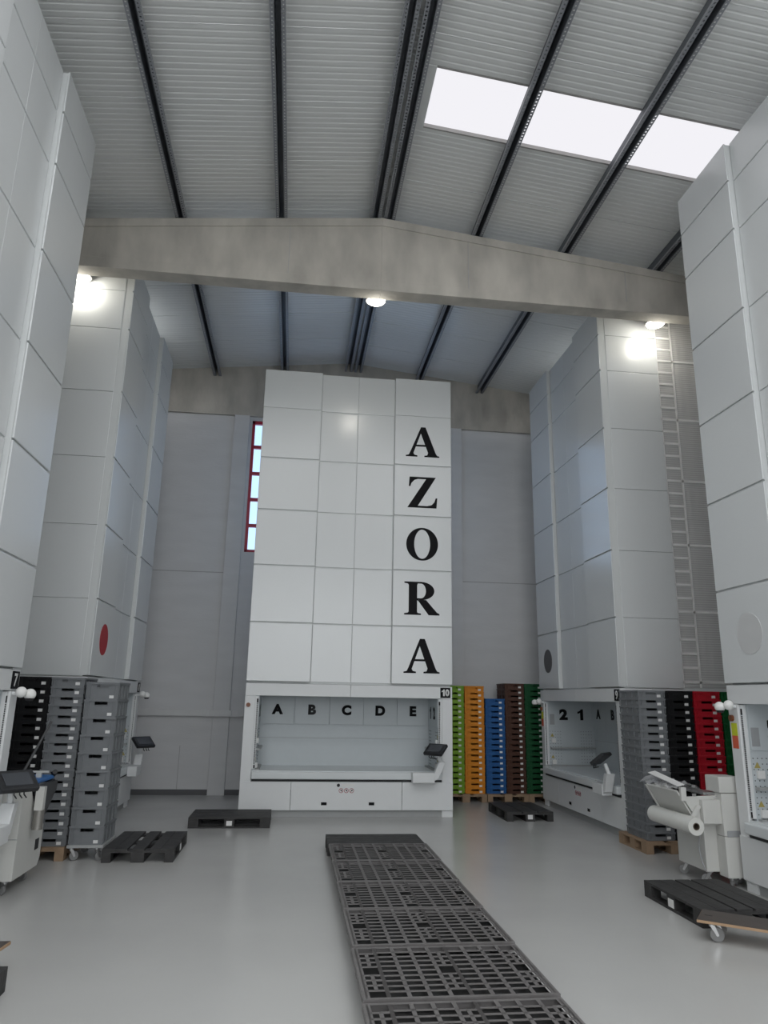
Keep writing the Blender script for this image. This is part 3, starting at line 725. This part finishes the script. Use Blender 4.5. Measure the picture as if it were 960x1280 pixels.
# ------------------------------------------------------------------ castors and dollies
def castor(parent, x, y, ztop, r=.05, ang=0.0):
    ca, sa = math.cos(ang), math.sin(ang); tr = .035
    wx, wy = x + ca * tr, y + sa * tr; ax = Vector((-sa, ca, 0))
    c = Vector((wx, wy, r))
    fk = MB(); fk.cyl((x, y, ztop - .012), (x, y, ztop), .036, 14).cyl((x, y, ztop - .03), (x, y, ztop - .012), .022, 14)
    for s in (-1, 1):
        o = ax * (.021 * s); d_ = Vector((ca, sa, 0)) * .02; e = ax * .002
        a = Vector((x, y, ztop - .02)) + o
        vs = [a - d_ - e, a + d_ - e, c + o + d_ * .6 - e, c + o - d_ * .6 - e, a - d_ + e, a + d_ + e, c + o + d_ * .6 + e, c + o - d_ * .6 + e]
        fk.add(vs, [(0, 3, 2, 1), (4, 5, 6, 7), (0, 1, 5, 4), (1, 2, 6, 5), (2, 3, 7, 6), (3, 0, 4, 7)])
    f_ = fk.build('castor', M['chrome'], parent, smooth=True)
    MB().cyl(c - ax * .015, c + ax * .015, r, 20).build('wheel', M['castor'], f_, bevel=.005)
    MB().cyl(c - ax * .022, c + ax * .022, .012, 10).build('hub', M['chrome'], f_, smooth=True)
t = thing('crate_dolly', 'low grey dolly on four castors under the deep grey crates', 'dolly', (-2.45, 9.235, 0))
m = MB().box(0, .40, 0, .03, .14, .172).box(0, .40, .57, .60, .14, .172).box(0, .03, .03, .57, .14, .172).box(.37, .40, .03, .57, .14, .172).box(.03, .37, .03, .57, .14, .150)
m.build('frame', M['plinth'], t, bevel=.003)
for x, y in ((.06, .06), (.34, .06), (.06, .53), (.34, .53)): castor(t, x - .02, y, .14, .05, .5)
t = thing('board_dolly', 'brown plywood dolly on castors leaning over the lower right black pallet corner', 'dolly', (3.35, 6.125, 0), math.radians(-37))
t['label'] = 'brown plywood dolly on castors in front of the lower right black pallet'
MB().box(0, .95, -.02, .33, .142, .162).build('board', M['plyedge'], t, bevel=.003)
MB().box(.004, .946, -.016, .326, .1622, .1652).build('top_face', M['ply'], t)
MB().box(.04, .10, .14, .16, .1655, .1665).build('hand_hole', M['rubber'], t)
for x, y in ((.10, .06), (.10, .26), (.85, .06), (.85, .26)): castor(t, x, y, .142, .055, .3)
t = thing('board_dolly', 'brown plywood dolly cut off by the left edge, behind the corner pallet', 'dolly', (-2.62, 5.53, 0), 0)
MB().prism_z([(0, 0), (.73, .0), (.77, .34), (.67, .34), (0, .34)], .15, .17).build('board', M['plyedge'], t, bevel=.003)
MB().prism_z([(.004, .004), (.726, .004), (.765, .336), (.67, .336), (.004, .336)], .1702, .173).build('top_face', M['ply'], t)
for x, y in ((.10, .06), (.10, .27), (.63, .06), (.63, .27)): castor(t, x, y, .15, .055, .3)

# ------------------------------------------------------------------ packing machine, right
t = thing('packing_machine', 'white packing machine with film roll standing at the right tower post', 'packing machine', (0, 0, 0))
t.location = (4.45, 7.72, 0)
def L(x, y): return x - 4.45, y - 7.72
def lb(x0, x1, y0, y1, z0, z1): return MB().box(x0 - 4.45, x1 - 4.45, y0 - 7.72, y1 - 7.72, z0, z1)
lb(4.46, 4.98, 7.86, 8.44, .13, .60).build('body', M['machine'], t, bevel=.008)
lb(4.60, 4.80, 7.70, 7.86, .10, .50).build('column_base', M['machine'], t, bevel=.008)
lb(4.60, 4.80, 7.70, 7.86, .503, .93).build('column', M['machine'], t, bevel=.008)
lb(4.58, 4.83, 7.69, 7.96, .933, 1.10).build('column_cap', M['machine'], t, bevel=.014)
lb(4.63, 4.78, 7.695, 7.70, .50, .56).build('rating_plate', M['paper_grey'], t)
MB().cyl((4.80 - 4.45, .03, .76), (4.83 - 4.45, .03, .76), .05, 18).build('knob', M['rubber'], t, smooth=True)
# film cradle hanging over the aisle
cr_ = MB().prism([(4.22 - 4.45, .88), (4.62 - 4.45, .90), (4.62 - 4.45, .60), (4.40 - 4.45, .60)], 7.80 - 7.72, 7.83 - 7.72).build('cradle_plate', M['machine'], t, bevel=.004)
MB().prism([(4.16 - 4.45, .93), (4.50 - 4.45, .95), (4.50 - 4.45, .66), (4.32 - 4.45, .66)], 8.52 - 7.72, 8.55 - 7.72).build('cradle_plate', M['machine'], t, bevel=.004)
MB().add([(4.17 - 4.45, .11, .93), (4.17 - 4.45, .80, .93), (4.36 - 4.45, .80, .62), (4.36 - 4.45, .11, .62), (4.18 - 4.45, .11, .945), (4.18 - 4.45, .80, .945), (4.38 - 4.45, .80, .62), (4.38 - 4.45, .11, .62)],
         [(0, 1, 2, 3), (7, 6, 5, 4), (0, 4, 5, 1), (1, 5, 6, 2), (2, 6, 7, 3), (3, 7, 4, 0)]).build('cradle_front', M['machine'], t)
lb(4.40, 4.75, 7.83, 8.52, .60, .63).build('cradle_floor', M['machine'], t, bevel=.003)
lb(4.40, 4.66, 7.735, 7.80, .62, .86).build('end_box', M['machine'], t, bevel=.008)
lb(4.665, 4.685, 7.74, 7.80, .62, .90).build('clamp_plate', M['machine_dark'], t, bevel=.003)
lb(4.20, 4.26, 7.79, 7.84, .84, .98).build('cradle_stop', M['machine'], t, bevel=.006)
film = MB().tube(L(4.245, 7.62) + (.615,), L(4.245, 8.52) + (.615,), .088, .036, 28).build('film_roll', M['film'], t, smooth=True)
MB().tube(L(4.245, 7.615) + (.615,), L(4.245, 8.525) + (.615,), .036, .028, 20).build('cardboard_core', M['core'], film, smooth=True)
MB().cyl(L(4.245, 7.70) + (.615,), L(4.245, 8.54) + (.615,), .015, 10).build('spindle', M['rubber'], t, smooth=True)
for y in (7.785, 8.535): MB().prism([(4.22 - 4.45, .60), (4.27 - 4.45, .60), (4.42 - 4.45, .80), (4.36 - 4.45, .80)], y - .006 - 7.72, y + .006 - 7.72).build('roll_bracket', M['machine'], t)
# sealing bar, knobs and the clear bag lying over the cradle
MB().box(4.47 - 4.45, 4.62 - 4.45, .10, .80, .90, .925).build('sealing_bar', M['chrome'], t, bevel=.004)
bagm = MB(); n = 14
for i in range(n + 1):
    for j in range(7):
        y = .06 + .86 * i / n; x = -.31 + .085 * j
        z = .945 + .055 * math.sin(j * .9 + .3) + .018 * math.sin(i * 1.7 + j * 2.1) + (.03 if j in (2, 3) else 0)
        bagm.v.append((x, y, z))
for i in range(n):
    for j in range(6): a = i * 7 + j; bagm.f.append((a, a + 1, a + 8, a + 7))
bagm.build('clear_bag', M['clear'], t, smooth=True)
for y in (.18, .42, .64): MB().cyl((-.17, y, .965), (-.21, y, .975), .022, 12).build('clip', M['rubber'], t, smooth=True)
MB().add([(-.27, .1, .985), (-.19, .1, 1.0), (-.19, .74, 1.08), (-.27, .76, 1.06), (-.27, .1, .993), (-.19, .1, 1.008), (-.19, .74, 1.088), (-.27, .76, 1.068)],
         [(0, 3, 2, 1), (4, 5, 6, 7), (0, 1, 5, 4), (1, 2, 6, 5), (2, 3, 7, 6), (3, 0, 4, 7)]).build('paper_sheet', M['label'], t)
cb = MB(); pts = []
for i in range(9):
    q = i / 8; pts.append((-.0, .12 - .02 * q, .56 - .44 * q)); 
pts = [(-.005 - .02 * math.sin(math.pi * i / 8), .14 + .06 * math.sin(math.pi * i / 8), .57 - .43 * i / 8) for i in range(9)]
cb.path(pts, .006, 8).build('power_cable', M['paper_grey'], t, smooth=True)
for x, y in ((.07, .20), (.45, .20), (.07, .66), (.45, .66)): castor(t, x, y, .13, .05, 2.6)
for x, y in ((.22, .04), (.30, .10)): castor(t, x, y, .10, .042, 1.0)

# ------------------------------------------------------------------ packing machine, left
t = thing('packing_machine', 'white machine on castors with blue belt and grey motor at left edge', 'packing machine', (-3.03, 7.74, 0))
body = MB()
body.prism_x([(0, .13), (.70, .13), (.76, .20), (.76, .52), (.46, .55), (.46, .66), (.20, .96), (0, .96)], .0, .52)
body.build('body', M['machine'], t, bevel=.006)
MB().box(.0, .522, -.004, .0, .49, .497).build('body_joint', M['plinth'], t)
MB().box(.52, .523, .55, .66, .30, .40).build('socket', M['rubber'], t)
MB().cyl((.30, -.004, .71), (.30, 0, .71), .008, 10).build('screw', M['chrome'], t)
MB().box(.36, .44, .20, .34, .70, .96).build('belt_mount', M['machine'], t, bevel=.004)
mt = MB().cyl((.585, .34, .55), (.585, .34, .71), .05, 20).cyl((.585, .34, .53), (.585, .34, .55), .053, 20).build('motor', M['motor'], t, smooth=True)
MB().box(.545, .625, .29, .37, .71, .93).build('gear_box', M['machine'], mt, bevel=.004)
cv = MB().prism_x([(.42, .64), (.66, .62), (.96, .84), (.96, .93), (.30, .94)], .522, .55).build('side_plate', M['charcoal'], t, bevel=.003)
MB().prism_x([(.10, .70), (.50, .68), (.88, .86), (.88, .93), (.10, .94)], .28, .30).build('side_plate', M['charcoal'], t, bevel=.003)
belt = MB().box(.305, .519, .06, .93, .945, .985); belt.cyl((.305, .93, .965), (.519, .93, .965), .02, 14)
belt.build('belt', M['blue_belt'], t, bevel=.012)
for y in (.30, .88): MB().cyl((.27, y, .93), (.54, y, .93), .018, 12).build('roller', M['rubber'], t, smooth=True)
MB().box(.42, .47, .62, .66, .985, 1.03).box(.28, .54, .64, .66, 1.03, 1.05).build('guide_bar', M['machine'], t, bevel=.003)
MB().path([(.54, .86, 1.02), (.50, .95, .98)], .025, 10).build('guide_clamp', M['rubber'], t, smooth=True)
MB().cyl((.46, -.02, 1.0), (.62, .25, 1.56), .012, 10).build('rod', M['charcoal'], t, smooth=True)
MB().box(.42, .50, -.05, .06, .955, 1.0).build('rod_socket', M['charcoal'], t, bevel=.004)
for x, y in ((.08, .06), (.44, .06), (.08, .62), (.44, .62)): castor(t, x, y, .13, .05, 2.8)
